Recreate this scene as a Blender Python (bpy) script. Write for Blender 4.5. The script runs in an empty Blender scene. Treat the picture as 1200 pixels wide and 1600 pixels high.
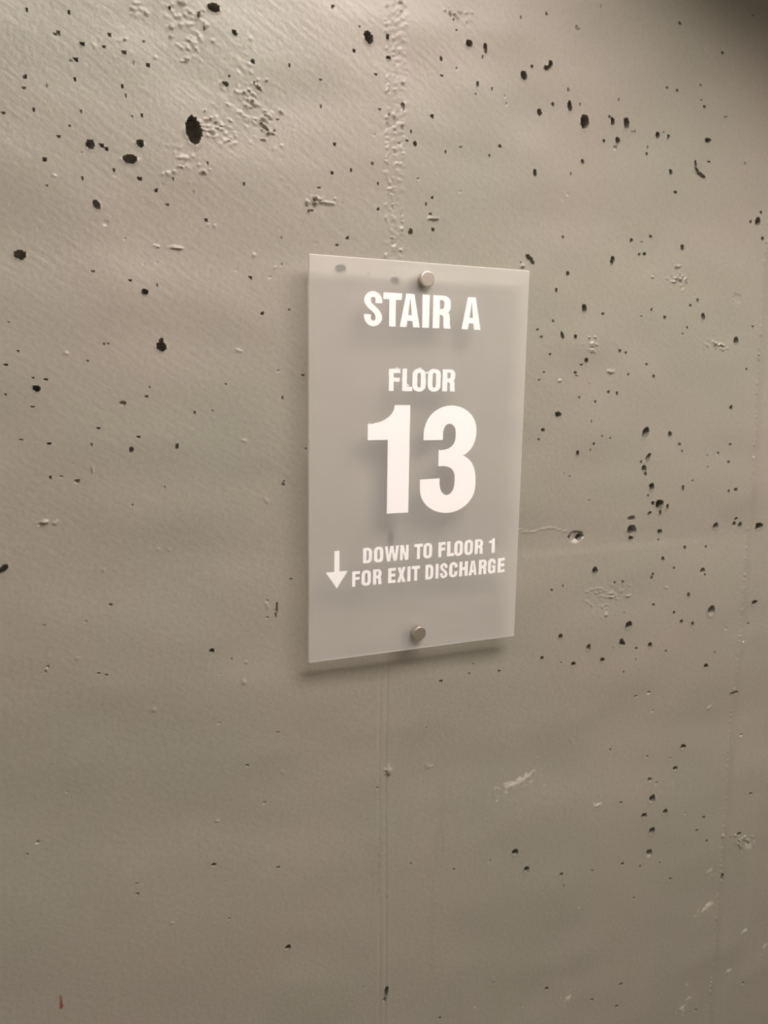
import bpy, bmesh, math, random
import numpy as np
from mathutils import Vector, Matrix

# ------------------------------------------------------------------ camera
sc = bpy.context.scene
C = sc.collection
FPX = 1260.0                                    # focal length in photo pixels (1200 x 1600 frame)
CAM = np.array([-0.3240, -0.6817, 1.5776])
YAW, PITCH, ROLL = 0.40841, 0.16563, 0.01463


def cam_axes():
    f = np.array([math.sin(YAW) * math.cos(PITCH), math.cos(YAW) * math.cos(PITCH), -math.sin(PITCH)])
    r = np.array([math.cos(YAW), -math.sin(YAW), 0.0])
    u = np.cross(r, f)
    c, s = math.cos(ROLL), math.sin(ROLL)
    return c * r + s * u, -s * r + c * u, f


AX, AY, AF = cam_axes()
cd = bpy.data.cameras.new('camera')
cam = bpy.data.objects.new('camera', cd)
C.objects.link(cam)
cd.sensor_fit = 'VERTICAL'
cd.sensor_height = 32.0
cd.lens = FPX / 1600.0 * 32.0
cd.clip_start = 0.01
M = Matrix.Identity(4)
for i in range(3):
    M[i][0], M[i][1], M[i][2], M[i][3] = AX[i], AY[i], -AF[i], CAM[i]
cam.matrix_world = M
sc.camera = cam

# ------------------------------------------------------------------ world, exposure
sc.view_settings.view_transform = 'Standard'
sc.view_settings.look = 'None'
sc.view_settings.exposure = 0.0
sc.view_settings.gamma = 1.0
sc.view_settings.use_curve_mapping = False
sc.cycles.use_denoising = True
sc.cycles.max_bounces = 8
sc.cycles.transparent_max_bounces = 16
world = bpy.data.worlds.new('world')
sc.world = world
world.use_nodes = True
world.node_tree.nodes['Background'].inputs[0].default_value = (0.5, 0.46, 0.42, 1)
world.node_tree.nodes['Background'].inputs[1].default_value = 0.0     # closed stairwell: no sky

LAMP = np.array([0.26, -0.98, 2.62])            # middle of the ceiling light's lens
LAMP_LEN, LAMP_WID = 1.20, 0.60
LAMP_COL = (1.0, 0.905, 0.845)
LAMP_STRENGTH = 22.0

YF = -0.0180                                     # front face of the acrylic panel
THK = 0.0036


def on_plane(px, py, y=0.0):
    """photo pixel -> (x, z) on the plane at the given y"""
    d = AX * (px - 600.0) / FPX - AY * (py - 800.0) / FPX + AF
    t = (y - CAM[1]) / d[1]
    p = CAM + t * d
    return p[0], p[2]


# ------------------------------------------------------------------ helpers
def nodes(name):
    m = bpy.data.materials.new(name)
    m.use_nodes = True
    nt = m.node_tree
    nt.nodes.clear()
    out = nt.nodes.new('ShaderNodeOutputMaterial')
    return m, nt, out


def principled(name, col, rough=0.5, metal=0.0, noise=0.0, nscale=60.0, bump=0.0, spec=0.5):
    m, nt, out = nodes(name)
    b = nt.nodes.new('ShaderNodeBsdfPrincipled')
    b.inputs['Base Color'].default_value = (*col, 1)
    b.inputs['Roughness'].default_value = rough
    b.inputs['Metallic'].default_value = metal
    b.inputs['Specular IOR Level'].default_value = spec
    nt.links.new(b.outputs[0], out.inputs[0])
    if noise or bump:
        tc = nt.nodes.new('ShaderNodeTexCoord')
        n = nt.nodes.new('ShaderNodeTexNoise')
        n.inputs['Scale'].default_value = nscale
        n.inputs['Detail'].default_value = 5
        nt.links.new(tc.outputs['Object'], n.inputs['Vector'])
        if noise:
            mx = nt.nodes.new('ShaderNodeMix')
            mx.data_type = 'RGBA'
            mx.inputs[6].default_value = (*[c * (1 - noise) for c in col], 1)
            mx.inputs[7].default_value = (*[min(1, c * (1 + noise)) for c in col], 1)
            nt.links.new(n.outputs['Fac'], mx.inputs[0])
            nt.links.new(mx.outputs[2], b.inputs['Base Color'])
        if bump:
            bp = nt.nodes.new('ShaderNodeBump')
            bp.inputs['Strength'].default_value = 1.0
            bp.inputs['Distance'].default_value = bump
            nt.links.new(n.outputs['Fac'], bp.inputs['Height'])
            nt.links.new(bp.outputs[0], b.inputs['Normal'])
    return m


def link(name, me, mat, parent=None, smooth=False):
    o = bpy.data.objects.new(name, me)
    C.objects.link(o)
    if mat is not None and not me.materials:
        me.materials.append(mat)
    if smooth:
        for p in me.polygons:
            p.use_smooth = True
    if parent is not None:
        o.parent = parent
    return o


def box_mesh(name, x0, x1, y0, y1, z0, z1, bevel=0.0):
    bm = bmesh.new()
    bmesh.ops.create_cube(bm, size=1)
    for v in bm.verts:
        v.co = Vector(((x0 + x1) / 2 + v.co.x * (x1 - x0), (y0 + y1) / 2 + v.co.y * (y1 - y0), (z0 + z1) / 2 + v.co.z * (z1 - z0)))
    if bevel:
        bmesh.ops.bevel(bm, geom=bm.edges[:], offset=bevel, segments=2, affect='EDGES', profile=0.7)
    me = bpy.data.meshes.new(name)
    bm.to_mesh(me)
    bm.free()
    return me


def lathe_mesh(name, prof, seg=40):
    """profile of (radius, y) revolved about the y axis"""
    bm = bmesh.new()
    rings = []
    for r, y in prof:
        if r < 1e-6:
            rings.append([bm.verts.new((0, y, 0))])
        else:
            rings.append([bm.verts.new((r * math.cos(2 * math.pi * k / seg), y, r * math.sin(2 * math.pi * k / seg))) for k in range(seg)])
    for a, b in zip(rings, rings[1:]):
        for k in range(seg):
            k2 = (k + 1) % seg
            if len(a) == 1:
                bm.faces.new((a[0], b[k], b[k2]))
            elif len(b) == 1:
                bm.faces.new((a[k], b[0], a[k2]))
            else:
                bm.faces.new((a[k], b[k], b[k2], a[k2]))
    bmesh.ops.recalc_face_normals(bm, faces=bm.faces[:])
    me = bpy.data.meshes.new(name)
    bm.to_mesh(me)
    bm.free()
    return me


# ------------------------------------------------------------------ materials
def wall_material():
    m, nt, out = nodes('painted_concrete')
    L = nt.links.new
    b = nt.nodes.new('ShaderNodeBsdfPrincipled')
    b.inputs['Roughness'].default_value = 0.40
    b.inputs['Specular IOR Level'].default_value = 0.55
    L(b.outputs[0], out.inputs[0])
    tc = nt.nodes.new('ShaderNodeTexCoord')

    def noise(scale, detail, rough=0.5, vec=None):
        n = nt.nodes.new('ShaderNodeTexNoise')
        n.inputs['Scale'].default_value = scale
        n.inputs['Detail'].default_value = detail
        n.inputs['Roughness'].default_value = rough
        L(vec if vec is not None else tc.outputs['Object'], n.inputs['Vector'])
        return n
    # blotchy paint: faintly greener and faintly pinker areas
    n1 = noise(4.5, 3)
    r1 = nt.nodes.new('ShaderNodeValToRGB')
    r1.color_ramp.elements[0].position = 0.36
    r1.color_ramp.elements[0].color = (0.274, 0.264, 0.216, 1)
    r1.color_ramp.elements[1].position = 0.64
    r1.color_ramp.elements[1].color = (0.300, 0.268, 0.228, 1)
    L(n1.outputs['Fac'], r1.inputs[0])
    n2 = noise(260, 3, 0.6)
    mr = nt.nodes.new('ShaderNodeMapRange')
    mr.inputs[1].default_value = 0.3
    mr.inputs[2].default_value = 0.7
    mr.inputs[3].default_value = 0.95
    mr.inputs[4].default_value = 1.05
    L(n2.outputs['Fac'], mr.inputs[0])
    mul = nt.nodes.new('ShaderNodeMix')
    mul.data_type = 'RGBA'
    mul.blend_type = 'MULTIPLY'
    mul.inputs[0].default_value = 1.0
    L(r1.outputs[0], mul.inputs[6])
    L(mr.outputs[0], mul.inputs[7])
    # marks with their own colour: scrapes, a scuff, run-down stains, the red dab
    at = nt.nodes.new('ShaderNodeAttribute')
    at.attribute_name = 'mark'
    mk = nt.nodes.new('ShaderNodeMix')
    mk.data_type = 'RGBA'
    L(at.outputs['Alpha'], mk.inputs[0])
    L(mul.outputs[2], mk.inputs[6])
    L(at.outputs['Color'], mk.inputs[7])
    L(mk.outputs[2], b.inputs['Base Color'])
    # fine relief: roller grain and slanting brush strokes
    mp = nt.nodes.new('ShaderNodeMapping')
    mp.inputs['Rotation'].default_value = (0, math.radians(-33), 0)
    mp.inputs['Scale'].default_value = (0.22, 1, 1)
    vr = nt.nodes.new('ShaderNodeVectorRotate')
    vr.rotation_type = 'Y_AXIS'
    vr.inputs['Angle'].default_value = math.radians(-33)
    L(tc.outputs['Object'], vr.inputs['Vector'])
    ms = nt.nodes.new('ShaderNodeVectorMath')
    ms.operation = 'MULTIPLY'
    ms.inputs[1].default_value = (0.2, 1, 1)
    L(vr.outputs[0], ms.inputs[0])
    nt.nodes.remove(mp)
    n3 = noise(420, 3, 0.55, ms.outputs[0])
    n4 = noise(520, 4, 0.6)
    add = nt.nodes.new('ShaderNodeMath')
    add.operation = 'MULTIPLY_ADD'
    add.inputs[1].default_value = 0.9
    L(n4.outputs['Fac'], add.inputs[0])
    L(n3.outputs['Fac'], add.inputs[2])
    bp = nt.nodes.new('ShaderNodeBump')
    bp.inputs['Strength'].default_value = 1.0
    bp.inputs['Distance'].default_value = 0.00012
    L(add.outputs[0], bp.inputs['Height'])
    L(bp.outputs[0], b.inputs['Normal'])
    return m


MAT_WALL = wall_material()
MAT_FLOOR = principled('sealed_concrete', (0.22, 0.21, 0.19), 0.6, noise=0.15, nscale=9, bump=0.0006)
MAT_PAINT = principled('painted_concrete_plain', (0.36, 0.335, 0.29), 0.55, noise=0.06, nscale=6, bump=0.0008)
MAT_VINYL = principled('white_vinyl', (0.86, 0.845, 0.845), 0.45, noise=0.012, nscale=300)
MAT_STEEL = principled('brushed_nickel', (0.62, 0.57, 0.50), 0.42, 1.0, noise=0.08, nscale=900)
MAT_HOUSING = principled('white_enamel', (0.75, 0.74, 0.71), 0.4, noise=0.02, nscale=40)


def panel_materials():
    # polished front: clear sheet with a surface reflection
    f, nt, out = nodes('clear_acrylic_face')
    t = nt.nodes.new('ShaderNodeBsdfTransparent')
    t.inputs[0].default_value = (0.985, 0.985, 0.98, 1)
    g = nt.nodes.new('ShaderNodeBsdfGlossy')
    g.inputs['Roughness'].default_value = 0.16
    lw = nt.nodes.new('ShaderNodeLayerWeight')          # Schlick's law, the same from both sides of the thin sheet
    pw = nt.nodes.new('ShaderNodeMath')
    pw.operation = 'POWER'
    pw.inputs[1].default_value = 5.0
    fr = nt.nodes.new('ShaderNodeMath')
    fr.operation = 'MULTIPLY_ADD'
    fr.inputs[1].default_value = 0.93
    fr.inputs[2].default_value = 0.04
    nt.links.new(lw.outputs['Facing'], pw.inputs[0])
    nt.links.new(pw.outputs[0], fr.inputs[0])
    tc = nt.nodes.new('ShaderNodeTexCoord')
    n = nt.nodes.new('ShaderNodeTexNoise')
    n.inputs['Scale'].default_value = 14
    bp = nt.nodes.new('ShaderNodeBump')
    bp.inputs['Distance'].default_value = 0.0004
    nt.links.new(tc.outputs['Object'], n.inputs['Vector'])
    nt.links.new(n.outputs['Fac'], bp.inputs['Height'])
    nt.links.new(bp.outputs[0], g.inputs['Normal'])
    mx = nt.nodes.new('ShaderNodeMixShader')
    nt.links.new(fr.outputs[0], mx.inputs[0])
    nt.links.new(t.outputs[0], mx.inputs[1])
    nt.links.new(g.outputs[0], mx.inputs[2])
    nt.links.new(mx.outputs[0], out.inputs[0])
    # frosted back: scatters part of the light and blurs what is behind
    k, nt, out = nodes('frosted_acrylic_face')
    d = nt.nodes.new('ShaderNodeBsdfDiffuse')
    d.inputs[0].default_value = (0.95, 0.925, 0.90, 1)
    tl = nt.nodes.new('ShaderNodeBsdfTranslucent')
    tl.inputs[0].default_value = (0.95, 0.95, 0.93, 1)
    rf = nt.nodes.new('ShaderNodeBsdfRefraction')
    rf.inputs['IOR'].default_value = 1.14
    rf.inputs['Roughness'].default_value = 0.5
    rf.inputs[0].default_value = (0.98, 0.98, 0.97, 1)
    tr = nt.nodes.new('ShaderNodeBsdfTransparent')
    tc = nt.nodes.new('ShaderNodeTexCoord')
    n = nt.nodes.new('ShaderNodeTexNoise')
    n.inputs['Scale'].default_value = 35
    n.inputs['Detail'].default_value = 4
    nt.links.new(tc.outputs['Object'], n.inputs['Vector'])
    mr = nt.nodes.new('ShaderNodeMapRange')
    mr.inputs[3].default_value = 0.19
    mr.inputs[4].default_value = 0.26
    nt.links.new(n.outputs['Fac'], mr.inputs[0])
    m0 = nt.nodes.new('ShaderNodeMixShader')
    m0.inputs[0].default_value = 0.52
    nt.links.new(rf.outputs[0], m0.inputs[1])
    nt.links.new(tr.outputs[0], m0.inputs[2])
    m1 = nt.nodes.new('ShaderNodeMixShader')
    m1.inputs[0].default_value = 0.06
    nt.links.new(m0.outputs[0], m1.inputs[1])
    nt.links.new(tl.outputs[0], m1.inputs[2])
    m2 = nt.nodes.new('ShaderNodeMixShader')
    nt.links.new(mr.outputs[0], m2.inputs[0])
    nt.links.new(m1.outputs[0], m2.inputs[1])
    nt.links.new(d.outputs[0], m2.inputs[2])
    nt.links.new(m2.outputs[0], out.inputs[0])
    # sawn edge: pale, matt, lets light through
    e, nt, out = nodes('sawn_acrylic_edge')
    d = nt.nodes.new('ShaderNodeBsdfDiffuse')
    d.inputs[0].default_value = (0.86, 0.84, 0.80, 1)
    tl = nt.nodes.new('ShaderNodeBsdfTranslucent')
    tl.inputs[0].default_value = (0.95, 0.94, 0.91, 1)
    tc = nt.nodes.new('ShaderNodeTexCoord')
    n = nt.nodes.new('ShaderNodeTexNoise')
    n.inputs['Scale'].default_value = 500
    nt.links.new(tc.outputs['Object'], n.inputs['Vector'])
    mr = nt.nodes.new('ShaderNodeMapRange')
    mr.inputs[3].default_value = 0.4
    mr.inputs[4].default_value = 0.6
    nt.links.new(n.outputs['Fac'], mr.inputs[0])
    mx = nt.nodes.new('ShaderNodeMixShader')
    nt.links.new(mr.outputs[0], mx.inputs[0])
    nt.links.new(d.outputs[0], mx.inputs[1])
    nt.links.new(tl.outputs[0], mx.inputs[2])
    nt.links.new(mx.outputs[0], out.inputs[0])
    return f, k, e


MAT_FACE, MAT_FROST, MAT_EDGE = panel_materials()

# ------------------------------------------------------------------ the concrete wall
RX0, RX1, RZ0, RZ1 = -1.5, 1.6, 0.0, 2.70         # the wall's own extent
FX0, FX1, FZ0, FZ1 = -0.395, 0.580, 0.690, 1.985  # finely modelled stretch
STEP = 0.00105
rng = np.random.default_rng(7)
fx = np.arange(FX0, FX1 + STEP / 2, STEP)
fz = np.arange(FZ0, FZ1 + STEP / 2, STEP)
NX, NZ = len(fx), len(fz)
GX, GZ = np.meshgrid(fx, fz)                       # [z, x]
DEP = np.zeros((NZ, NX))                           # towards the room is positive
MARK = np.zeros((NZ, NX, 4))
OFX = np.zeros((NZ, NX))                           # sideways shift: flares the holes behind their rims
OFZ = np.zeros((NZ, NX))


def spectral(aniso=None, lo=0.002, hi=0.02, ang=0.0, power=1.0):
    """smooth random relief with wavelengths between lo and hi metres, unit deviation"""
    w = np.fft.fft2(rng.standard_normal((NZ, NX)))
    kz = np.fft.fftfreq(NZ, STEP)[:, None]
    kx = np.fft.fftfreq(NX, STEP)[None, :]
    c, s = math.cos(ang), math.sin(ang)
    u = kx * c + kz * s
    v = -kx * s + kz * c
    if aniso:
        u = u * aniso
    k = np.sqrt(u * u + v * v) + 1e-9
    flt = np.exp(-(k * lo) ** 2) * (1 - np.exp(-(k * hi) ** 2)) / k ** power
    r = np.real(np.fft.ifft2(w * flt))
    return r / r.std()


def sstep(a, b, x):
    t = np.clip((x - a) / (b - a), 0, 1)
    return t * t * (3 - 2 * t)


WOB = spectral(lo=0.0025, hi=0.012)
WOB2 = spectral(lo=0.0025, hi=0.012)


def window(x, z, r):
    i0 = max(0, int((x - r - FX0) / STEP)); i1 = min(NX, int((x + r - FX0) / STEP) + 2)
    j0 = max(0, int((z - r - FZ0) / STEP)); j1 = min(NZ, int((z + r - FZ0) / STEP) + 2)
    return (slice(j0, j1), slice(i0, i1)) if i1 > i0 and j1 > j0 else None


def local(px, py, w, h, rot, wob=0.0, pad=2.0):
    """local coordinates (1 at the rim) of an ellipse seen at a photo pixel, size in pixels"""
    x, z = on_plane(px, py)
    xr, _ = on_plane(px + 0.5, py)
    xl, _ = on_plane(px - 0.5, py)
    _, zt = on_plane(px, py - 0.5)
    _, zb = on_plane(px, py + 0.5)
    sx, sz = (xr - xl), (zt - zb)
    a, b = max(w * sx / 2, STEP * 0.75), max(h * sz / 2, STEP * 0.75)
    s = window(x, z, max(a, b) * pad + 2 * STEP)
    if s is None:
        return None
    dx, dz = GX[s] - x, GZ[s] - z
    t = math.radians(rot)
    u = dx * math.cos(t) + dz * math.sin(t)
    v = -dx * math.sin(t) + dz * math.cos(t)
    q = np.sqrt((u / a) ** 2 + (v / b) ** 2)
    if wob:
        q = q * (1 + wob * WOB[s])
    return s, q, u, v, a, b


def pit(px, py, w, h, rot=0, deep=1.0, wob=0.07):
    """an air hole in the concrete: undercut-steep sides, ragged rim"""
    L_ = local(px, py, w, h, rot, (0.05 if max(w, h) > 15 else wob) if max(w, h) > 5 else 0.05)
    if L_ is None:
        return
    s, q, u, v, a, b = L_
    m = min(a, b)
    d = deep * min(0.026, 3.1 * m + 0.0026)
    e = min(0.9, 1.5 * STEP / m)
    ins = (q < 1)
    cut = d * (1 - 0.28 * q ** 2) * (1 + 0.10 * WOB2[s])
    new = ins & (-cut < DEP[s])
    flare = 1.28 if deep >= 0.6 else 0.9
    q2 = np.where(ins, np.minimum(q / max(0.5, 1 - e / 2), 1.0) * flare, np.where(q < 1 + e, 1 + (q - 1) ** 2 / e, q))
    k = q2 / np.maximum(q, 1e-3) - 1
    x, z = on_plane(px, py)
    mv = new | (~ins & (q < 1 + e) & (DEP[s] > -0.0015))
    OFX[s] = np.where(mv, k * (GX[s] - x), OFX[s])
    OFZ[s] = np.where(mv, k * (GZ[s] - z), OFZ[s])
    DEP[s] = np.where(new, -cut, DEP[s])
    if max(w, h) > 6:                                # slightly proud lip under the hole
        lip = np.exp(-((q - 1.22) / 0.16) ** 2) * (v < 0.2 * b) * 0.0007 * (deep > 0.5)
        DEP[s] += lip


def bumpf(px, py, w, h, rot, height, wob=0.2, soft=0.6):
    L_ = local(px, py, w, h, rot, wob)
    if L_ is None:
        return
    s, q, *_ = L_
    DEP[s] += height * (1 - sstep(1 - soft, 1.15, q))


ROUGH = spectral(lo=0.0022, hi=0.010)
BLOT = spectral(lo=0.006, hi=0.03)
ROUGHD = spectral(aniso=2.2, lo=0.0022, hi=0.009, ang=math.radians(-22))


def patch(px, py, w, h, rot, height, slant=False):
    """torn, scabby stretch of the surface"""
    L_ = local(px, py, w, h, rot, 0.25)
    if L_ is None:
        return
    s, q, *_ = L_
    src = (ROUGHD if slant else ROUGH)[s]
    DEP[s] += 0.85 * height * (1 - sstep(0.2, 1.15, q)) * np.clip(src - 0.3, -0.35, 1.8) * sstep(-0.6, 0.9, BLOT[s])


def stain(px, py, w, h, rot, col, alpha, wob=0.3, soft=0.5):
    L_ = local(px, py, w, h, rot, wob)
    if L_ is None:
        return
    s, q, *_ = L_
    a = alpha * (1 - sstep(1 - soft, 1.1, q))
    old = MARK[s][..., 3]
    take = a > old
    for k in range(3):
        MARK[s][..., k][take] = col[k]
    MARK[s][..., 3] = np.maximum(old, a)


# overall relief: waviness of the pour, roller texture, slanting brush marks
BRUSH = spectral(aniso=7, lo=0.0022, hi=0.012, ang=math.radians(-33))
BROAD = spectral(aniso=1.6, lo=0.05, hi=0.5, power=0.5)
FINE = spectral(lo=0.0026, hi=0.009)
brush_mask = 0.35 + 0.9 * sstep(1.30, 1.62, GZ + 0.25 * (0 - GX))
DEP += 0.000021 * BRUSH * brush_mask + 0.00003 * FINE + 0.0004 * BROAD

# vertical form joint running behind the sign
xj = np.array([on_plane(p, y) for p, y in ((617, 60), (613, 330), (604, 1100), (602, 1500))])
zj = xj[:, 1]
cen = np.interp(GZ, zj[::-1], xj[::-1, 0])
off = GX - cen
up = sstep(1.50, 1.60, GZ)
DEP += up * (np.exp(-((off + 0.0050) / 0.0011) ** 2) + 0.8 * np.exp(-((off - 0.0005) / 0.001) ** 2) + np.exp(-((off - 0.0105) / 0.0012) ** 2)) * 0.0002 * np.clip(ROUGH + 0.1, -0.3, 2)
DEP += up * 0.00012 * np.exp(-((off - 0.003) / 0.007) ** 2) * ROUGH
DEP -= up * 0.0004 * np.exp(-((off - 0.003) / 0.005) ** 2)
dn = 1 - up
DEP -= dn * 0.0006 * np.exp(-((off - 0.0005) / 0.0011) ** 2)
DEP -= dn * 0.0004 * np.exp(-((off + 0.0065) / 0.0013) ** 2) * (0.6 + 0.6 * sstep(-0.3, 0.6, WOB))
DEP += dn * 0.0003 * sstep(-0.004, 0.004, off) * np.exp(-np.clip(off, 0, 1) / 0.05)

# second form joint at the right: raised thread of mortar, the panel beyond set back
xr_ = np.array([on_plane(p, y) for p, y in ((1197, 420), (1176, 780), (1152, 1080), (1130, 1330), (1112, 1560))])
zr_ = xr_[:, 1]
cen2 = np.interp(GZ, zr_[::-1], xr_[::-1, 0])
off2 = GX - cen2
DEP += 0.0008 * np.exp(-((off2 + 0.0025) / 0.0014) ** 2) * np.clip(0.2 + 0.9 * ROUGH, 0, 2)
DEP -= 0.0024 * sstep(-0.003, 0.011, off2)
DEP += 0.0018 * sstep(0.010, 0.05, off2)

# horizontal lift line right of the sign and shallow waves added to band the wall's shading
_, zl = on_plane(900, 861)
DEP += 0.0007 * sstep(-0.006, 0.006, -(GZ - zl)) * np.exp(-np.clip(-(GZ - zl), 0, 1) / 0.10) * sstep(0.05, 0.16, GX) * (1 - sstep(0.36, 0.42, GX))


def swale(pts, depth, sigma):
    """shallow hollow added so the wall shades in light and dark bands, its axis through the given photo pixels"""
    q = np.array([on_plane(*p) for p in pts])
    axis = np.interp(GX, q[:, 0], q[:, 1])
    DEP[:] -= depth * np.exp(-((GZ - axis) / sigma) ** 2)


swale(((0, 868), (450, 862), (850, 856), (1150, 838)), 0.0018, 0.034)
swale(((0, 1250), (450, 1245), (850, 1190), (1150, 1130)), 0.0036, 0.070)
swale(((0, 372), (450, 378), (850, 370), (1150, 360)), 0.0014, 0.036)

# torn and scabby stretches
for a in [(290, 45, 70, 100, 20, .0009, 1), (218, 24, 46, 26, 0, .0005, 1), (172, 68, 60, 36, 0, .0005, 1),
          (385, 165, 95, 120, 25, .0009, 1), (345, 205, 50, 60, 0, .0007, 0), (415, 190, 40, 46, 0, .0012, 0),
          (285, 250, 70, 60, -35, .0006, 0), (375, 90, 40, 60, 30, .0006, 1), (498, 312, 52, 20, -8, .0014, 0),
          (440, 285, 30, 40, 0, .0005, 1), (1060, 432, 60, 44, 0, .0009, 0), (1022, 436, 40, 16, -10, .0008, 0),
          (1122, 540, 46, 20, -12, .0010, 0), (926, 542, 16, 34, 0, .0012, 0), (70, 817, 46, 9, 3, .0012, 0),
          (902, 1155, 40, 40, 0, .0004, 0), (945, 935, 75, 60, 15, .0008, 1), (1165, 1320, 40, 30, 0, .0006, 0),
          (715, 25, 60, 14, -28, .0009, 0), (1165, 205, 14, 14, 0, .001, 0), (30, 795, 40, 20, 0, .0004, 0),
          (610, 215, 20, 60, 0, .0005, 0), (613, 300, 26, 80, 0, .0006, 0), (618, 370, 26, 60, 0, .0006, 0)]:
    patch(a[0], a[1], a[2], a[3], a[4], a[5], bool(a[6]))

# drips, crumbs and ridges standing proud
for a in [(277, 387, 26, 5, -2, .0016), (496, 310, 30, 5, -12, .0016), (512, 317, 24, 5, -6, .0016), (681, 341, 19, 5, 4, .002),
          (904, 43, 8, 6, 0, .0014), (144, 733, 3.5, 10, 6, .0012), (72, 815, 12, 3, 0, .0012), (84, 818, 8, 4, -20, .0012),
          (374, 548, 13, 4, -25, .0010), (382, 689, 12, 4, -20, .0008), (381, 1066, 7, 11, 0, .0011), (385, 1035, 6, 4, 0, .0012),
          (418, 948, 4, 12, 25, .0008), (608, 1206, 11, 15, 0, .0024), (670, 1201, 10, 9, 0, .0007), (677, 1199, 7, 3, 20, .0010),
          (814, 1222, 50, 10, 20, .0007), (934, 1259, 9, 4, 22, .0012), (1104, 1418, 22, 8, 25, .0008), (1164, 1455, 8, 6, 20, .0008),
          (1141, 1519, 7, 5, 20, .0008), (1066, 1576, 8, 8, 0, .0007), (888, 1560, 9, 9, 0, .0006), (954, 581, 13, 6, 0, .0018),
          (874, 595, 6, 4, 10, .0016), (1053, 440, 9, 5, 0, .0015), (1061, 416, 10, 6, 20, .0018), (1020, 433, 6, 4, 0, .0015),
          (1119, 538, 10, 8, 0, .0014), (1129, 545, 12, 4, 0, .0010), (925, 537, 8, 7, 0, .0014), (924, 546, 9, 5, 0, .0012),
          (981, 931, 8, 5, 10, .0014), (947, 960, 7, 6, 0, .0016), (242, 383, 8, 3, 0, .0006), (86, 275, 12, 4, -10, .0007),
          (397, 398, 4, 8, 20, .0010), (430, 418, 4, 5, 0, .0008), (252, 442, 4, 3, 0, .001), (104, 552, 6, 3, -10, .0008),
          (162, 891, 4, 4, 0, .001), (240, 1013, 4, 4, 0, .0009), (242, 1110, 4, 5, 0, .0011), (84, 1194, 4, 3, 0, .0009),
          (122, 1028, 8, 5, 0, .0008), (444, 1210, 8, 5, -40, .0008), (340, 1286, 7, 4, 15, .0011), (270, 1442, 8, 4, 10, .0008),
          (248, 859, 6, 4, 0, .0008), (265, 860, 5, 4, 0, .0008), (417, 783, 6, 10, 20, .0007), (1129, 1306, 6, 6, 0, .0012),
          (1163, 1310, 8, 6, 20, .001), (1111, 1107, 9, 5, 20, .0010), (1041, 919, 6, 4, 0, .0010), (817, 416, 8, 5, 10, .0020),
          (626, 3, 10, 6, 0, .0016), (268, 40, 7, 7, 0, .0014), (267, 57, 7, 5, 0, .0016), (283, 4, 16, 6, 0, .0014),
          (243, 90, 5, 5, 0, .001), (440, 228, 4, 4, 0, .001), (440, 175, 8, 5, -30, .0016), (418, 180, 14, 7, -20, .0016), (412, 195, 16, 6, -30, .0014),
          (326, 352, 5, 4, 0, .0012), (336, 353, 4, 4, 0, .0012), (1152, 466, 14, 16, 0, -.0009)]:
    bumpf(*a)
# crumbs scattered over the torn stretches and along the upper form joint


def crumbs(cx_, cy_, w_, h_, n, size=(3, 6), hgt=(.0006, .0014)):
    for _ in range(n):
        px, py = cx_ + w_ * rng.normal(0, .28), cy_ + h_ * rng.normal(0, .28)
        k = rng.uniform(*size)
        bumpf(px, py, k * rng.uniform(1.0, 2.2), k * 0.8, rng.uniform(-35, 15), rng.uniform(*hgt), 0.3)


for a in [(290, 30, 70, 60, 16), (290, 80, 60, 30, 9), (330, 200, 50, 30, 14), (355, 215, 50, 40, 12), (390, 150, 40, 60, 14), (415, 190, 26, 34, 14), (290, 255, 60, 50, 12), (215, 24, 40, 22, 7),
          (498, 312, 46, 14, 12), (1056, 434, 50, 36, 9), (1165, 1315, 34, 24, 8), (925, 540, 12, 26, 6), (1120, 540, 40, 14, 6), (710, 22, 50, 16, 8), (75, 817, 30, 6, 6)]:
    crumbs(*a)
for _ in range(95):
    y = rng.choice([rng.uniform(0, 400), rng.uniform(180, 400)])
    x = rng.choice([605, 616, 629]) + rng.normal(0, 1.3)
    bumpf(x, y, rng.uniform(2.5, 4), rng.uniform(2.5, 7), 0, rng.uniform(.0005, .0012), 0.25)
# crack right of the sign, long scratches
for i in range(9):
    bumpf(812 + i * 9, 829 + 3.2 * math.sin(i * 0.9) - 0.02 * i * i, 12, 2.6, 6, .0007, 0.1)
for i in range(7):
    bumpf(264 + i * 7, 274 - i * 6.6, 8, 3, 42, (.0010, .0003, .0009, .0005, .0010, .0002, .0008)[i], 0.2)
for i in range(6):
    bumpf(918 + i * 7, 925 - 2 * math.sin(i * 0.7) * 3, 11, 3, 0, .0007, 0.1)
    bumpf(938 + i * 5, 931 + 2 * math.sin(i * 0.7), 10, 3, 0, .0006, 0.1)

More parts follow.
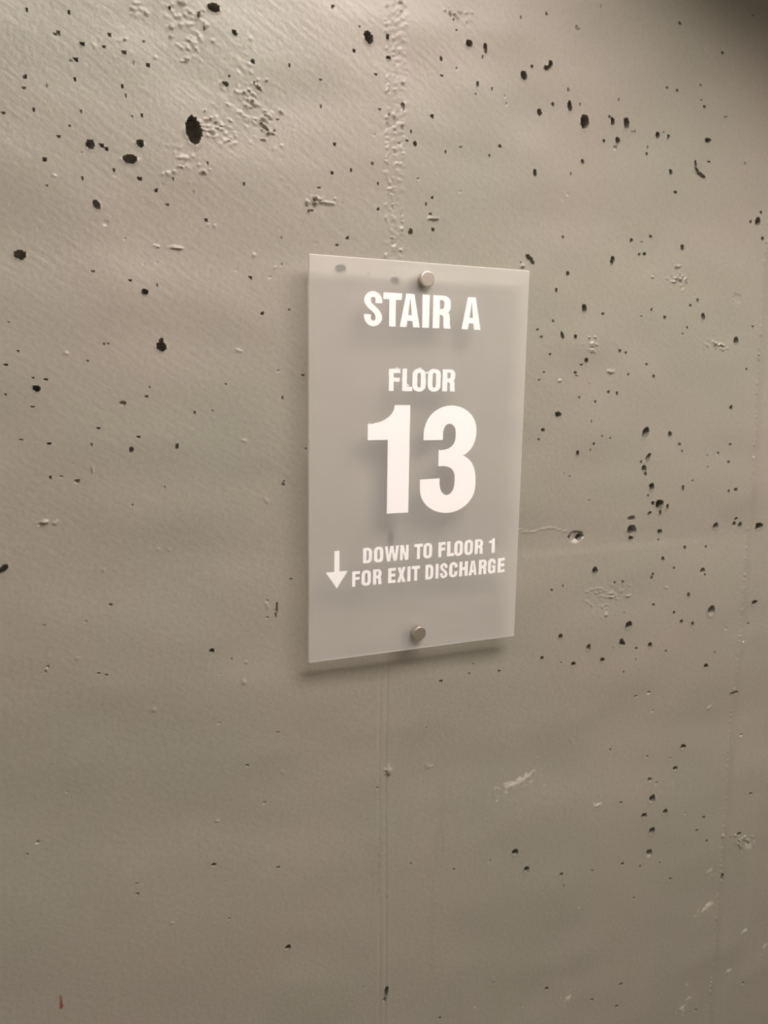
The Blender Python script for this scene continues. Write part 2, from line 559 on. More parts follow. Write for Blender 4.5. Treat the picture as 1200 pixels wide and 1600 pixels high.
# air holes: px, py, width, height, turn, depth factor
PITS = [
    (334, 12.3, 18, 14, 0, 1), (90.7, 52, 6, 8, 0, .35), (128, 68.7, 8, 5.5), (162, 73, 5, 5, 0, .7), (194, 81.7, 6.5, 6, 0, .5), (118, 93, 6, 4, -25),
    (106.7, 19.5, 4, 3), (42, 15, 3, 3), (265, 12.3, 3.5, 4), (366, 51, 6, 9.5, 20), (394.7, 96, 6, 6), (352.7, 131, 11, 5.5, -12), (358, 119, 3, 3),
    (116.7, 123.7, 4, 5), (190.7, 134.7, 3, 3), (39, 120, 4, 3), (5, 176, 3, 4), (52, 172, 3, 3), (108, 196, 3.5, 2.5), (92, 212.7, 4, 3),
    (302, 203.5, 23, 43, 8, 1), (141, 225.7, 12, 14), (219, 223.3, 11.5, 11), (203.3, 248.5, 23, 14, 6), (157.7, 226.7, 7, 3, -10), (166.7, 233.3, 6, 4.5, -25),
    (69.7, 249.3, 3.5, 3), (178.3, 265.3, 5, 3.5, -20), (218.3, 279.3, 6, 5), (244.7, 297.7, 4, 2.5), (150.5, 319, 10, 15, 30, .6), (165.3, 347.7, 10.5, 9.5, 0, .18),
    (322.3, 343.3, 5, 4.5), (262, 319, 3, 3), (128, 278.7, 3, 2.5), (221.7, 180.3, 2.5, 2.5), (231, 101.7, 3, 4), (171, 54, 5, 5, 0, .5),
    (575, 58.3, 12.5, 19, 18), (553.3, 80, 3.5, 5.5), (451.3, 102.3, 3, 3), (605.3, 57.7, 3.5, 9), (607.3, 90, 7, 5), (732.7, 67.7, 9.5, 11.5), (758.7, 75.3, 5, 15, 10),
    (689.3, 91.7, 4, 4.5), (690.7, 118.3, 3, 3.5), (746, 131.3, 4, 8), (675.3, 181.7, 4.5, 5.5), (642.3, 205.7, 3, 3), (636, 220, 3, 4), (648.7, 225, 5.5, 6),
    (781.3, 228.7, 4, 3.5), (696.3, 237, 3, 3), (522.7, 225.7, 4, 4), (519, 270.3, 4.5, 4.5), (548.3, 265.7, 3, 2.5), (582, 256, 5, 4, 0, .5), (586.7, 115.7, 3, 3),
    (591, 287, 3, 3), (591.7, 327, 3.5, 4), (676.3, 308.7, 3.5, 3.5), (666.7, 318.7, 2.5, 3), (673.3, 334, 3, 2.5), (678, 358.3, 4, 6, 15), (643, 361, 4.5, 7),
    (543.7, 371.3, 3, 2.5), (527.7, 382.3, 3.5, 2.5), (487.3, 328.7, 3, 2.5), (629, 167, 6, 14, 0, .3), (765, 242.7, 3, 4),
    (818.3, 117.3, 9, 15, 18), (859.5, 100, 6, 12, -5), (853, 106, 6, 7), (830.7, 104, 3.5, 3.5), (890, 166, 6, 17, 8), (843.7, 174.7, 6, 11, 15), (864, 162.7, 4.5, 4.5),
    (887, 141, 3, 7, 20, .4), (913, 190, 12.5, 22), (957.3, 190, 6.5, 10.5), (952.3, 181.7, 3.5, 4), (979, 192, 9, 13, 10), (944, 220, 3.5, 4), (965.7, 219, 6.5, 11, 12),
    (962, 231, 6, 7, 0, .25), (910, 252.3, 4, 7.5, 20), (835.3, 270, 5, 11, 15), (1027.7, 211, 5.5, 10), (1043.7, 214, 3.5, 9, -25), (1101, 166.7, 4, 4),
    (1106, 219.3, 10, 7, 15), (1010.7, 240.3, 3, 3), (1107.7, 252.7, 3, 3), (1047, 268.7, 5, 9), (1086, 257, 3.5, 13), (1088, 266, 4.5, 9, 30), (1095, 273, 16, 6, -20),
    (1055.3, 300, 5, 4, 0, .6), (1185, 345.7, 7.5, 13, -30), (1174, 346.3, 3.5, 4), (1190.3, 331.7, 3, 5), (1192.7, 372.7, 4, 5), (1066.7, 386.3, 5.5, 9),
    (1018.3, 369.3, 4.5, 3, -20), (988, 375, 4, 5, 25), (1009.3, 396.7, 4, 4), (1001, 397.3, 3, 3), (880.3, 370.3, 3.5, 3), (1128.3, 82.7, 4, 4), (1061, 36.7, 4, 4),
    (1058, 141.3, 3.5, 3.5), (1042, 137, 3, 3),
    (826, 401, 9, 6, -25, .7), (830.5, 406, 5, 11, 25), (833, 410, 6, 5), (958.5, 404, 5, 6), (956.5, 410, 4, 10), (887.7, 427, 4.5, 6), (869.3, 453.7, 3.5, 7),
    (913, 481.7, 7.5, 12.5, 5), (941.7, 490, 4, 4), (878.3, 524, 4.5, 12, 18), (898.3, 526.3, 4, 7, 10), (864, 502, 3, 3), (839.7, 515.7, 2.5, 2.5), (846, 526.7, 4, 4, 0, .4),
    (858.7, 554, 3, 3), (916, 563, 6, 7.5, -15), (908.3, 570, 3, 3), (899, 582.3, 4, 5), (850, 582.3, 3, 2.5), (842, 593.7, 2.5, 3), (1038.3, 495.7, 4, 5),
    (1017.7, 484, 3, 4), (968.3, 548.3, 3, 5), (978, 551, 3.5, 3.5), (1010.3, 569, 3, 3), (1020.7, 587.7, 3.5, 5.5), (981, 585.3, 3, 2.5), (1098.7, 494.3, 5, 11.5, 8, .7),
    (1090, 469.3, 4, 6, 0, .4), (1078.3, 477.3, 3, 3), (1073.3, 511.7, 3, 3), (1150.7, 531.7, 7, 9.5, -20), (1176.7, 510, 3, 3), (1166.7, 576.3, 3, 3),
    (950.7, 612.3, 3, 4.5), (964, 615, 3, 5), (904.7, 621, 3, 3), (929.7, 627.7, 3, 2.5), (871.7, 647.5, 9, 8.5), (848.3, 671.7, 4.5, 5), (842.3, 687, 3, 2.5),
    (902, 708, 5, 7), (927, 693.3, 3, 4.5), (922, 702.7, 2.5, 2.5), (939, 681, 2.5, 2.5), (1008.3, 676, 9, 18, -30), (1046.7, 678.3, 5, 8, 0, .7), (1061.7, 695, 4.5, 6, 0, .4),
    (1066, 704.7, 2.5, 3), (1012.3, 715, 6, 14, -30, .8), (1005.7, 731, 7, 8), (1002, 721.7, 2.5, 4), (1008.7, 740.3, 3.5, 6, 20), (1018, 760.7, 7.5, 12),
    (1066.7, 762.3, 4, 9), (1149, 764.7, 5, 5), (1138, 767.3, 3, 4), (1142.3, 637, 4.5, 6, 30), (1140.7, 694.3, 3, 4), (1138.7, 721.7, 3, 3), (1122.3, 708.7, 4, 6, 0, .3),
    (1030, 788, 12, 13), (1031.3, 800.7, 4, 8), (1015, 802, 6.5, 4, 25), (1042.3, 792.7, 4, 9, -15), (1020, 786.7, 4, 6, 25), (1012.7, 774, 3, 3), (986.7, 810, 11, 8, 0, .45),
    (987.3, 829, 13, 17, 0, .55), (986, 841, 7, 7, 0, 1.6), (901.3, 839, 24, 18, 0, .22), (892, 840, 5, 7, 0, 1.4), (907.3, 840, 8, 9, 0, 1.3), (1031.7, 830.7, 7, 7), (1030, 844, 3, 3),
    (1120, 821.7, 7.5, 9), (1149, 819, 4.5, 6), (1158.3, 820.3, 5, 8), (1151.7, 810.7, 4, 4), (1189.7, 822.7, 10, 10), (1071, 855.7, 3.5, 6, 15), (1103.7, 855, 2.5, 2.5),
    (1035.7, 872.7, 4.5, 7, 20), (1052.7, 888, 3, 3), (1097, 892, 7, 9.5, 0, .5), (1100.7, 897.5, 3, 3), (930, 891.7, 8, 11, -8), (1020, 897, 3, 5), (1018, 902.5, 3, 5),
    (972.7, 909, 3, 5), (960, 910.3, 2.5, 2.5), (879.3, 916, 2.5, 2.5), (861.7, 921.7, 2.5, 2.5), (1075, 929, 4, 8, 20), (1021.3, 944.7, 3.5, 4), (1053, 957, 3.5, 4.5),
    (1064.3, 971, 4.5, 6), (1081.3, 974.7, 4, 7), (1110.7, 954, 11, 16, -10, .55), (1181.3, 943, 7, 7.5), (981.7, 977, 10, 12, -20, .8), (970.7, 1003, 7, 10), (974, 1006, 6, 5),
    (1015.3, 1007.7, 6, 8, 0, .6), (875.3, 994, 5.5, 8), (919.7, 1011.3, 6, 10, -15), (846.7, 1028.7, 4.5, 7.5, -15), (941, 1031.7, 6.5, 7.5, 0, .8), (896, 1038, 7, 6.5), (1103.3, 1041.3, 7, 7),
    (1172, 976, 3, 3), (994, 1012.7, 3, 3), (1040, 1017.7, 4, 4, 0, .4), (974.3, 1050, 2.5, 2.5), (1015.3, 1083.7, 5.5, 5, 0, .5), (995.3, 1088.7, 3.5, 3), (1022.3, 1112.7, 5, 4, 0, .5),
    (1149, 1084, 12, 4), (1163, 1151.7, 3.5, 3.5), (1116.7, 1019.3, 3, 2.5),
    (1070, 1168.7, 7, 7), (1058, 1203, 6.5, 6.5), (956.3, 1173.3, 3, 3.5), (1014, 1184, 3.5, 3), (1050.3, 1186.7, 3, 2.5), (1017.3, 1219.7, 5.5, 5.5), (1028, 1225, 3.5, 3),
    (1020, 1249.3, 10, 11), (1007, 1274.7, 8.5, 8), (1039.7, 1269, 7, 8, 0, .6), (1018.7, 1299, 8.5, 11), (1015, 1333.3, 9, 12, 20, .5), (1100, 1277.7, 4.5, 4.5), (1103.7, 1314, 4, 4),
    (1174.7, 1241.7, 4, 4), (1156, 1304.7, 6, 6), (805.7, 1332, 9, 9.5), (822.7, 1358.7, 7.5, 8), (876, 1366.7, 5, 7, -40), (925.3, 1360.3, 3.5, 3), (972.7, 1350, 5, 4.5),
    (1000, 1354, 3, 3), (1046.7, 1372.7, 4.5, 3.5), (1031, 1348, 3, 3), (1128.3, 1370, 6, 11), (990, 1402.3, 3, 3), (854.3, 1545.7, 5, 5), (924.7, 1562, 4.5, 4), (963.3, 1572.7, 5, 4),
    (969.3, 1538, 6, 3.5), (1087.3, 1578.7, 3.5, 3), (1161, 1537, 4.5, 4.5, 0, .5), (970.7, 1254.7, 3, 3), (1088.3, 1297.7, 4, 3),
    (31, 397.5, 17, 13), (226.4, 456, 10.5, 8), (203, 438, 4.5, 3.5), (252, 541.5, 14, 15), (252.5, 533, 6, 10), (57, 607, 13, 9, -25), (8, 616.4, 3, 3), (192, 630.4, 9.5, 8, 0, .22),
    (137, 563.6, 3, 2), (28, 548.4, 3, 2.5), (228.4, 619, 3.5, 3), (153.6, 669, 4, 2.5), (76.8, 692.4, 2.5, 2.5), (204.8, 703, 5, 9, -20, .5), (276, 698, 4.5, 9, -20, .5),
    (120.4, 752, 7, 6.5, 0, .4), (78.4, 746.4, 3, 3), (409.6, 489.6, 3, 3), (473, 586.4, 3, 4), (444, 752, 3, 3), (443, 757, 2.5, 2.5), (245, 410, 4, 9, 0, .3), (392, 434, 3.5, 2.5),
    (442, 621.6, 2.5, 2), (216, 683, 2.5, 2),
    (5, 889, 20, 8, 42), (172.8, 946, 6, 6, 0, .4), (331.6, 1016.8, 7, 5.5, 0, .8), (154, 1052.4, 3.5, 2.5), (167, 1054.4, 4, 3), (74.4, 1042.4, 3, 5, 0, .4),
    (394, 1264, 6, 5, 0, .3), (414, 1257, 2.5, 2.5), (387, 1197.6, 2.5, 2), (435.6, 1145, 3, 2), (104.8, 1240.4, 3.5, 2), (454.8, 905.6, 2.5, 2),
    (59, 1319, 5, 3.5), (42.8, 1337.6, 2.5, 2), (335, 1353, 6, 4, 15), (435, 1357, 3, 3), (214.4, 1382.4, 2.5, 2.5), (215, 1397.6, 3, 3), (450, 1481, 9, 7, 28), (358, 1436, 3, 3, 0, .5),
    (780, 1049.3, 4, 4, 0, .7), (732.7, 1051.7, 2.5, 2.5), (688.7, 1063.7, 4.5, 3.5), (666.3, 1138, 2.5, 2.5), (592, 1234, 3, 3), (642, 1350, 3, 2.5), (709, 1358, 3, 3),
    (603, 1550, 5, 18, -8), (600, 1562, 6, 7, 0, .6), (687, 1591, 4, 3.5), (771, 1535, 4, 3, 30),
    # holes seen blurred through the frosted panel
    (531.5, 419, 18, 11, 10, .7), (617, 439, 14, 11, 0, .7), (610.5, 842, 8, 26, 0, 1.2), (775, 847, 8, 6),
]
for p in PITS:
    pit(*p)
# the thin dark nick left of the sign
for i in range(7):
    pit(431.2 + 0.35 * (6 - i), 943 + i * 3.2, 1.8, 4.5, -8, .9, 0)
# a sprinkle of pin holes
for _ in range(170):
    px, py = rng.uniform(5, 1195), rng.uniform(5, 1595)
    if rng.random() < 0.55:
        px, py = rng.uniform(5, 1195), rng.uniform(5, 800)
    pit(px, py, rng.uniform(1.6, 2.6), rng.uniform(1.6, 2.6), 0, rng.uniform(.3, .7), 0)

# coloured marks
RED, PALE, GRIME = (0.20, 0.022, 0.018), (0.56, 0.52, 0.46), (0.19, 0.185, 0.15)
for i, (w, a) in enumerate(((4, .85), (4.5, .9), (5, .95), (6, 1.0), (7, 1.0))):
    stain(94.6 + 0.3 * i, 1557.5 + i * 3.9, w, 7, 0, RED, a, 0.15)
stain(46.8, 922, 3.5, 3.5, 0, (.26, .12, .08), .7, 0)
for a in [(814, 1222, 50, 11, 20), (800, 1226, 26, 8, 5), (934, 1259, 10, 5, 22), (1104, 1418, 24, 8, 25), (1164, 1455, 9, 7, 20), (1141, 1519, 7, 5, 20),
          (1066, 1576, 9, 9, 0), (888, 1560, 10, 12, 0), (1196, 1478, 8, 8, 0),
          (1074, 1538, 6, 5, 0), (1078, 1558, 6, 5, 0), (1171, 1322, 12, 10, 0), (1109, 1360, 10, 6, 0)]:
    stain(*a, PALE, .55, 0.35)
for y0, y1, px, w, al in ((1334, 1400, 594, 4, .6),
                          (1230, 1330, 692, 20, .16), (1300, 1360, 684, 12, .18), (1360, 1520, 678, 8, .15)):
    n = max(2, int((y1 - y0) / 12))
    for i in range(n):
        y = y0 + (y1 - y0) * (i + 0.5) / n
        stain(px - (y - 1200) * 0.010, y, w, 26, 0, GRIME, al, 0.35, 0.9)

# mesh: fine stretch inside, wide cells out to the corners
cx = np.concatenate([np.linspace(RX0, FX0, 26)[:-1], fx, np.linspace(fx[-1], RX1, 26)[1:]])
cz = np.concatenate([np.linspace(RZ0, FZ0, 18)[:-1], fz, np.linspace(fz[-1], RZ1, 26)[1:]])
D2 = np.zeros((len(cz), len(cx)))
D2[17:17 + NZ, 25:25 + NX] = DEP
M2 = np.zeros((len(cz), len(cx), 4))
M2[17:17 + NZ, 25:25 + NX] = MARK
D2[17:17 + NZ, 25 + NX:] = DEP[:, -1:].clip(-0.002, 0.001)
nzv, nxv = D2.shape
co = np.empty((nzv, nxv, 3), np.float32)
co[..., 0] = cx[None, :]
co[..., 1] = -D2
co[..., 2] = cz[:, None]
co[17:17 + NZ, 25:25 + NX, 0] += OFX
co[17:17 + NZ, 25:25 + NX, 2] += OFZ
idx = np.arange(nzv * nxv, dtype=np.int32).reshape(nzv, nxv)
quads = np.stack([idx[:-1, :-1], idx[:-1, 1:], idx[1:, 1:], idx[1:, :-1]], -1).reshape(-1, 4)
nf = len(quads)
wm = bpy.data.meshes.new('wall_back')
wm.vertices.add(nzv * nxv)
wm.vertices.foreach_set('co', co.ravel())
wm.loops.add(nf * 4)
wm.loops.foreach_set('vertex_index', quads.ravel())
wm.polygons.add(nf)
wm.polygons.foreach_set('loop_start', np.arange(0, nf * 4, 4, dtype=np.int32))
wm.polygons.foreach_set('loop_total', np.full(nf, 4, np.int32))
wm.polygons.foreach_set('use_smooth', np.ones(nf, bool))
wm.update(calc_edges=True)
wm.set_sharp_from_angle(angle=math.radians(48))
ca = wm.attributes.new('mark', 'FLOAT_COLOR', 'POINT')
ca.data.foreach_set('color', M2.astype(np.float32).ravel())
wm.materials.append(MAT_WALL)
wall = link('wall_back', wm, None)


def structure(o, label, cat):
    o['kind'] = 'structure'
    o['label'] = label
    o['category'] = cat
    return o


structure(wall, 'grey painted cast concrete wall pitted with air holes', 'wall')

# ------------------------------------------------------------------ rest of the stair landing
Y1 = -2.3
structure(link('floor', box_mesh('floor', RX0, RX1, Y1, 0.03, -0.12, 0.0), MAT_FLOOR), 'grey sealed concrete landing floor', 'floor')
structure(link('ceiling', box_mesh('ceiling', RX0, RX1, Y1, 0.03, 2.70, 2.85), MAT_PAINT), 'painted concrete ceiling over the landing', 'ceiling')
structure(link('wall_left', box_mesh('wall_left', RX0 - 0.12, RX0, Y1, 0.03, -0.12, 2.85), MAT_PAINT), 'painted concrete side wall on the left of the landing', 'wall')
structure(link('wall_right', box_mesh('wall_right', RX1, RX1 + 0.12, Y1, 0.03, -0.12, 2.85), MAT_PAINT), 'painted concrete side wall on the right of the landing', 'wall')
structure(link('wall_front', box_mesh('wall_front', RX0, RX1, Y1 - 0.12, Y1, -0.12, 2.85), MAT_PAINT), 'painted concrete wall facing the pitted wall', 'wall')

# added out-of-view blocker: a sloping slab that keeps the ceiling light off the upper right of the wall
SH = 0.30                                         # how far from the wall towards the lamp its edge lies
pA = np.array([*on_plane(800, -72)]); pB = np.array([*on_plane(1230, 172)])
wA = np.array([pA[0], 0, pA[1]]); wB = np.array([pB[0], 0, pB[1]])
eA = wA + SH * (LAMP - wA); eB = wB + SH * (LAMP - wB)
dr = (eB - eA) / np.linalg.norm(eB - eA)


def shade_slab_mesh(eA, eB):
    d = (eB - eA)
    L0 = eA - d * 0.0
    L1 = eA + d * (RX1 - eA[0]) / d[0]
    top = 2.68
    bm = bmesh.new()
    ya, yb = eA[1], -0.006
    prof = [(L0[0], L0[2]), (L1[0], L1[2]), (L1[0], L1[2] + 0.22), (L0[0] + 0.05, min(top, L0[2] + 0.42)), (L0[0], min(top, L0[2] + 0.42))]
    v0 = [bm.verts.new((x, ya, z)) for x, z in prof]
    v1 = [bm.verts.new((x, yb, z)) for x, z in prof]
    bm.faces.new(v0)
    bm.faces.new(v1[::-1])
    for i in range(len(prof)):
        j = (i + 1) % len(prof)
        bm.faces.new((v0[i], v1[i], v1[j], v0[j]))
    bmesh.ops.recalc_face_normals(bm, faces=bm.faces[:])
    me = bpy.data.meshes.new('shade_slab_offscreen')
    bm.to_mesh(me)
    bm.free()
    return me


structure(link('shade_slab_offscreen', shade_slab_mesh(eA, eB), MAT_PAINT), 'sloping painted concrete slab added out of view to shade the upper right of the wall', 'stair')

# ceiling light
lamp = bpy.data.objects.new('ceiling_light_offscreen', None)
C.objects.link(lamp)
lamp.location = (LAMP[0], LAMP[1], 2.70)
lamp['label'] = 'white ceiling light with a glowing rectangular lens on the landing ceiling'
lamp['category'] = 'light'
hl, hw = LAMP_LEN / 2, LAMP_WID / 2
link('housing', box_mesh('housing', -hl - .03, hl + .03, -hw - .03, hw + .03, -0.055, 0, 0.006), MAT_HOUSING, lamp)
em, nt, out = nodes('lit_lens')
e = nt.nodes.new('ShaderNodeEmission')
e.inputs[0].default_value = (*LAMP_COL, 1)
e.inputs[1].default_value = LAMP_STRENGTH
nt.links.new(e.outputs[0], out.inputs[0])
link('lens', box_mesh('lens', -hl, hl, -hw, hw, -0.080, -0.055), em, lamp)

# ------------------------------------------------------------------ the sign
SW, SHH, ZC = 0.2159, 0.3556, 1.5
sign = bpy.data.objects.new('stair_sign', None)
C.objects.link(sign)
sign.location = (0, 0, ZC)
sign['label'] = 'frosted acrylic stair sign with white lettering on two metal standoffs'
sign['category'] = 'sign'

# panel: closed sheet, frosted front, clear back, sawn edges with a fine chamfer
x0, x1, z0, z1 = -SW / 2, SW / 2, -SHH / 2, SHH / 2
CH = 0.0006
pv = []
for y, c in ((YF, CH), (YF + CH, 0), (YF + THK, 0)):
    pv += [(x0 + c, y, z0 + c), (x1 - c, y, z0 + c), (x1 - c, y, z1 - c), (x0 + c, y, z1 - c)]
pf = [(0, 1, 2, 3), (9, 8, 11, 10)]
for base in (0, 4):
    pf += [(base + 4 + i, base + 4 + (i + 1) % 4, base + (i + 1) % 4, base + i) for i in range(4)]
pm = bpy.data.meshes.new('panel')
pm.from_pydata(pv, [], pf)
for m in (MAT_FROST, MAT_FACE, MAT_EDGE):
    pm.materials.append(m)
for i, p in enumerate(pm.polygons):
    p.material_index = 0 if i == 0 else 1 if i == 1 else 2
panel = link('panel', pm, None, sign)
panel['label'] = 'frosted clear acrylic sheet'

# standoffs
for cpx, cpy in ((668.6, 435.8), (656.2, 990.0)):
    X, Z = on_plane(cpx, cpy, YF - 0.0055)
    r = 0.0068
    capm = lathe_mesh('standoff', [(0, -0.0055), (r - 0.0009, -0.0055), (r - 0.0003, -0.0052), (r, -0.0045), (r, -0.0012), (r - 0.0008, -0.0008), (r - 0.0008, 0.0), (0, 0.0)])
    cap = link('standoff', capm, MAT_STEEL, sign, True)
    cap.location = (X, YF, Z - ZC)
    br = 0.0065
    bar = link('barrel', lathe_mesh('barrel', [(0, THK), (br, THK), (br, -YF - 0.0012), (br - 0.001, -YF + 0.001), (0, -YF + 0.001)]), MAT_STEEL, cap, True)
    for o in (cap, bar):
        o.data.set_sharp_from_angle(angle=math.radians(22))

# ------------------------------------------------------------------ lettering: outlines in a unit box
# path commands: (x, y) line, ('v'|'h', x, y) quarter ellipse leaving vertically / horizontally, ('c', ...) cubic


def trace(path, n=9):
    pts = [path[0]]
    for cmd in path[1:]:
        if len(cmd) == 2:
            pts.append(cmd)
            continue
        a = pts[-1]
        if cmd[0] == 'c':
            _, b1, b2, c1, c2, x, y = cmd
            for i in range(1, n + 1):
                t = i / n
                s = 1 - t
                pts.append((s ** 3 * a[0] + 3 * s * s * t * b1 + 3 * s * t * t * c1 + t ** 3 * x,
                            s ** 3 * a[1] + 3 * s * s * t * b2 + 3 * s * t * t * c2 + t ** 3 * y))
        else:
            _, x, y = cmd
            for i in range(1, n + 1):
                t = i / n * math.pi / 2
                if cmd[0] == 'v':
                    pts.append((x + (a[0] - x) * math.cos(t), a[1] + (y - a[1]) * math.sin(t)))
                else:
                    pts.append((a[0] + (x - a[0]) * math.sin(t), y + (a[1] - y) * math.cos(t)))
    return pts


def oval(l, r, b, t, ry):
    m = (l + r) / 2
    return [(l, b + ry), (l, t - ry), ('v', m, t), ('h', r, t - ry), (r, b + ry), ('v', m, b), ('h', l, b + ry)]


def stroke_s(sx=.38, sy=.17, n=14):
    Lx, Rx, Cx, T, B = sx / 2, 1 - sx / 2, .5, 1.015 - sy / 2, -.015 + sy / 2
    cl = trace([(Rx, .675), (Rx, .73), ('v', Cx, T), ('h', Lx, .755), ('c', Lx, .53, Rx, .50, Rx, .245), ('v', Cx, B), ('h', Lx, .27), (Lx, .335)], n)
    P = np.array(cl)
    tg = np.gradient(P, axis=0)
    tg[0], tg[-1] = (0, 1), (0, 1)
    tg = tg / np.maximum(np.linalg.norm(tg, axis=1, keepdims=True), 1e-9)
    nr = np.c_[-tg[:, 1], tg[:, 0]]
    # elliptical pen: wide across the stems, thinner across the bars
    w = np.c_[nr[:, 0] * sx / 2, nr[:, 1] * sy / 2]
    a, b = P + w, P - w
    return [tuple(p) for p in a] + [tuple(p) for p in b[::-1]]


GLYPH = {
    'S': [stroke_s()],
    'T': [[(0, 1), (1, 1), (1, .80), (.68, .80), (.68, 0), (.32, 0), (.32, .80), (0, .80)]],
    'A': [[(0, 0), (.30, 1), (.70, 1), (1, 0), (.66, 0), (.625, .19), (.375, .19), (.34, 0)], [(.405, .36), (.595, .36), (.5, .86)]],
    'I': [[(0, 0), (0, 1), (1, 1), (1, 0)]],
    'R': [[(0, 0), (0, 1), (.56, 1), ('h', 1, .79), (1, .69), ('v', .80, .49), ('h', .97, .34), (.97, .14), (1.02, 0), (.64, 0), (.60, .12), (.60, .31), ('v', .47, .41), (.38, .41), (.38, 0)],
          [(.38, .86), (.51, .86), ('h', .63, .78), (.63, .67), ('v', .51, .59), (.38, .59)]],
    'F': [[(0, 0), (0, 1), (1, 1), (1, .81), (.42, .81), (.42, .61), (.94, .61), (.94, .43), (.42, .43), (.42, 0)]],
    'L': [[(0, 0), (0, 1), (.45, 1), (.45, .20), (1, .20), (1, 0)]],
    'O': [oval(0, 1, -.02, 1.02, .27), oval(.36, .64, .165, .835, .12)],
    'D': [[(0, 0), (0, 1), (.50, 1), ('h', 1, .70), (1, .30), ('v', .50, 0)], [(.38, .83), (.47, .83), ('h', .63, .67), (.63, .33), ('v', .47, .17), (.38, .17)]],
    'W': [[(0, 1), (.165, 0), (.385, 0), (.5, .60), (.615, 0), (.835, 0), (1, 1), (.79, 1), (.715, .38), (.61, 1), (.39, 1), (.285, .38), (.21, 1)]],
    'N': [[(0, 0), (0, 1), (.40, 1), (.68, .42), (.68, 1), (1, 1), (1, 0), (.61, 0), (.32, .56), (.32, 0)]],
    'E': [[(0, 0), (0, 1), (.98, 1), (.98, .81), (.42, .81), (.42, .61), (.93, .61), (.93, .42), (.42, .42), (.42, .19), (1, .19), (1, 0)]],
    'X': [[(0, 0), (.31, .51), (.03, 1), (.40, 1), (.51, .75), (.62, 1), (.98, 1), (.69, .51), (1, 0), (.61, 0), (.50, .27), (.38, 0)]],
    'C': [[(1, .64), (1, .73), ('v', .5, 1.02), ('h', 0, .74), (0, .26), ('v', .5, -.02), ('h', 1, .27), (1, .38), (.63, .38), (.63, .27), ('v', .5, .165), ('h', .37, .27),
           (.37, .73), ('v', .5, .835), ('h', .63, .73), (.63, .64)]],
    'H': [[(0, 0), (0, 1), (.36, 1), (.36, .61), (.64, .61), (.64, 1), (1, 1), (1, 0), (.64, 0), (.64, .42), (.36, .42), (.36, 0)]],
    'G': [[(1, .66), (1, .74), ('v', .5, 1.02), ('h', 0, .74), (0, .26), ('v', .42, -.02), ('h', .74, .10), (.77, 0), (1, 0), (1, .54), (.52, .54), (.52, .37), (.66, .37), (.66, .28),
           ('v', .52, .165), ('h', .37, .27), (.37, .73), ('v', .5, .835), ('h', .64, .73), (.64, .66)]],
    '1': [[(0, .685), (0, .83), ('h', .63, 1.0), (1, 1), (1, 0), (.475, 0), (.475, .685)]],
    '3': [[(.045, .685), (.045, .745), ('v', .52, 1.0), ('h', .985, .775), (.985, .755), ('c', .985, .65, .91, .575, .75, .537), ('c', .92, .50, 1, .42, 1, .29), (1, .25), ('v', .50, 0), ('h', 0, .235),
           (0, .325), (.345, .33), (.345, .285), ('v', .485, .17), ('h', .615, .285), (.615, .335), ('c', .615, .405, .52, .443, .40, .443), (.315, .443), (.315, .592), (.36, .592),
           ('c', .52, .592, .61, .64, .61, .71), (.61, .755), ('v', .495, .833), ('h', .385, .75), (.385, .685)]],
}


def outline_mesh(name, loops, thick):
    cu = bpy.data.curves.new(name, 'CURVE')
    cu.dimensions = '2D'
    cu.fill_mode = 'BOTH'
    cu.extrude = thick / 2
    for lp in loops:
        sp = cu.splines.new('POLY')
        sp.points.add(len(lp) - 1)
        for p, q in zip(sp.points, lp):
            p.co = (q[0], q[1], 0, 1)
        sp.use_cyclic_u = True
    o = bpy.data.objects.new(name, cu)
    C.objects.link(o)
    dg = bpy.context.evaluated_depsgraph_get()
    me = bpy.data.meshes.new_from_object(o.evaluated_get(dg))
    bpy.data.objects.remove(o)
    bpy.data.curves.remove(cu)
    me.name = name
    # stand it up: curve (x, y, z) -> sign (x, -z, y)
    me.transform(Matrix(((1, 0, 0, 0), (0, 0, -1, 0), (0, 1, 0, 0), (0, 0, 0, 1))))
    return me


VIN = 0.0003
YV = YF - VIN / 2 - 0.00003
rj = random.Random(3)


def put(name, loops, X0, Zb, label=None):
    o = link(name, outline_mesh(name, loops, VIN), MAT_VINYL, sign)
    o.location = (X0, YV, Zb - ZC)
    if label:
        o['label'] = label
    return o


def densify(lp, step):
    out = []
    for a, b in zip(lp, lp[1:] + lp[:1]):
        n = max(1, int(math.hypot(b[0] - a[0], b[1] - a[1]) / step))
        out += [(a[0] + (b[0] - a[0]) * i / n, a[1] + (b[1] - a[1]) * i / n) for i in range(n)]
    return out


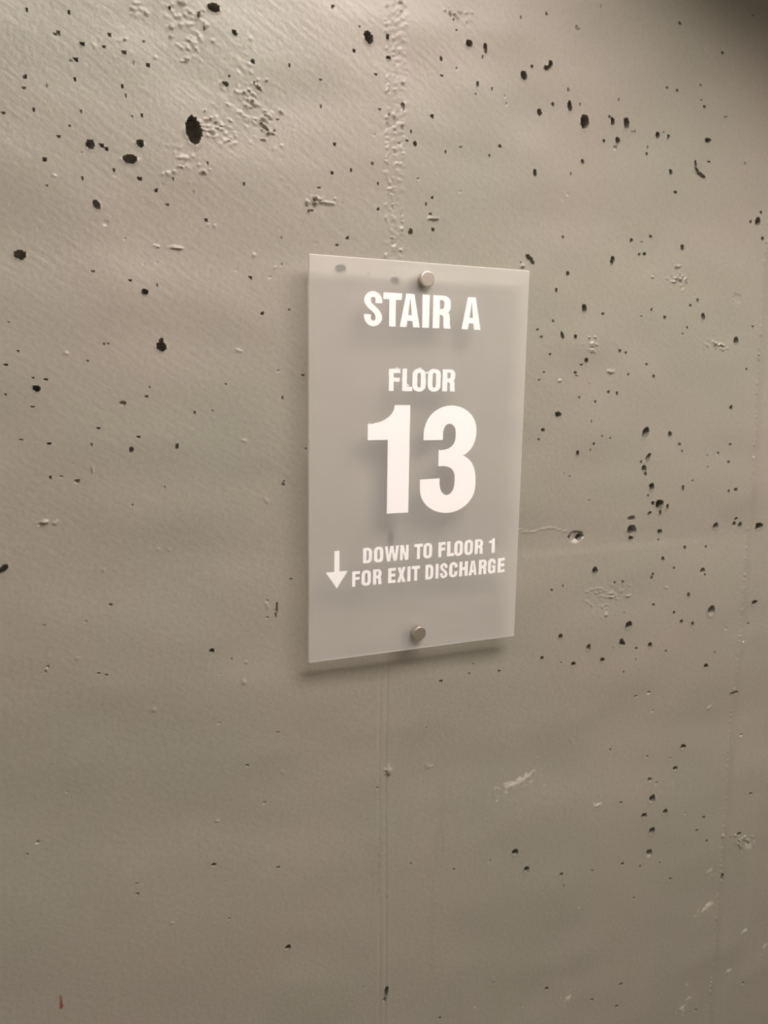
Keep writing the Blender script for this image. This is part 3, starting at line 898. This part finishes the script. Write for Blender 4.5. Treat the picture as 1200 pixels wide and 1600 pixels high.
def row(text, spans, tops, bots, name='letter', ragged=0.0):
    """spans: left/right pixel of each glyph; tops/bots: two pixels each on the cap line and base line"""
    t0, t1 = [on_plane(*p, YF) for p in tops]
    b0, b1 = [on_plane(*p, YF) for p in bots]
    for ch, (l, r) in zip(text, spans):
        m = (l + r) / 2
        f = (m - tops[0][0]) / (tops[1][0] - tops[0][0])
        ym = ((tops[0][1] + (tops[1][1] - tops[0][1]) * f) + (bots[0][1] + (bots[1][1] - bots[0][1]) * f)) / 2
        xl, _ = on_plane(l, ym, YF)
        xr, _ = on_plane(r, ym, YF)
        xm = (xl + xr) / 2
        zt = t0[1] + (t1[1] - t0[1]) * (xm - t0[0]) / (t1[0] - t0[0])
        zb = b0[1] + (b1[1] - b0[1]) * (xm - b0[0]) / (b1[0] - b0[0])
        w, h = xr - xl, zt - zb
        loops = []
        for path in GLYPH[ch]:
            lp = [(x * w, y * h) for x, y in trace(path)]
            if ragged:
                lp = [(x + rj.gauss(0, ragged), y + rj.gauss(0, ragged)) for x, y in densify(lp, 0.0018)]
            loops.append(lp)
        put(name, loops, xl, zb)


def cols(x0, s, *v):
    return [(x0 + a / s, x0 + b / s) for a, b in v]


row('STAIRA', cols(560, 6, (52, 222), (232, 404), (388, 577), (598, 664), (697, 863), (968, 1147)),
    ((613, 457.5), (738.3, 464.7)), ((612.5, 510.2), (736.2, 515)))
row('FLOOR', cols(595, 9.23, (115, 278), (308, 456), (455, 645), (675, 862), (888, 1070)),
    ((616.1, 576.2), (699, 577.1)), ((611.3, 611), (701.2, 611.6)), ragged=0.00012)
row('13', [(573.8, 639.2), (656.8, 743.8)], ((628, 633.2), (704, 633.6)), ((620, 802.4), (700, 801.4)), name='numeral')
row('DOWNTOFLOOR1', cols(500, 8, (537, 650), (672, 790), (807, 985), (1000, 1105)) + cols(640, 7.5, (53, 152), (160, 262), (335, 420), (438, 520), (522, 622), (640, 740), (762, 857), (928, 996)),
    ((567.5, 856.5), (770, 841.1)), ((568, 880.2), (769.3, 863.6)), ragged=0.00004)
row('FOREXITDISCHARGE', cols(500, 8, (400, 498), (517, 635), (660, 768), (850, 945), (962, 1068), (1090, 1130)) +
    cols(640, 7.5, (22, 117), (183, 277), (302, 337), (355, 443), (462, 560), (580, 680), (692, 787), (808, 900), (917, 1005), (1030, 1112)),
    ((552.5, 893.1), (782.7, 872)), ((552.5, 916.6), (782.7, 894.3)), ragged=0.00004)
# arrow
ax0, az0 = on_plane(508.7, 894.8, YF)
ax1, _ = on_plane(543.2, 891.4, YF)
sx0, szt = on_plane(522.4, 861.2, YF)
sx1, _ = on_plane(530.3, 861.0, YF)
_, azb = on_plane(526.3, 919.4, YF)
w = ax1 - ax0
put('arrow', [[(sx0 - ax0, szt - azb), (sx1 - ax0, szt - azb), (sx1 - ax0, az0 - azb), (w, az0 - azb), (w * .5, 0), (0, az0 - azb), (sx0 - ax0, az0 - azb)]], ax0, azb, 'white arrow pointing down')
# ragged cutting left on the vinyl: the bridge between the two O's of FLOOR, burrs on the numeral one
for cx_, cy_, w_, h_, rot in ((666.3, 582.6, 6.5, 3.2, 25), (620, 575.4, 5, 2, 0), (656.5, 575.4, 4, 2, 0), (607.6, 584.7, 2, 2.6, 0), (637.5, 602, 3, 4.5, 30), (577, 661.3, 2, 2.4, 0), (587.5, 660.6, 2.4, 2.6, 20)):
    X, Z = on_plane(cx_, cy_, YF)
    X2, _ = on_plane(cx_ + w_, cy_, YF)
    _, Z2 = on_plane(cx_, cy_ - h_, YF)
    ww, hh = (X2 - X) / 2, (Z2 - Z) / 2
    t = math.radians(rot)
    lp = []
    for i in range(9):
        a = i / 9 * 2 * math.pi
        k = rj.uniform(.75, 1.1)
        u, v = ww * math.cos(a) * k, hh * math.sin(a) * k
        lp.append((u * math.cos(t) - v * math.sin(t), u * math.sin(t) + v * math.cos(t)))
    put('vinyl_burr', [lp], X, Z)
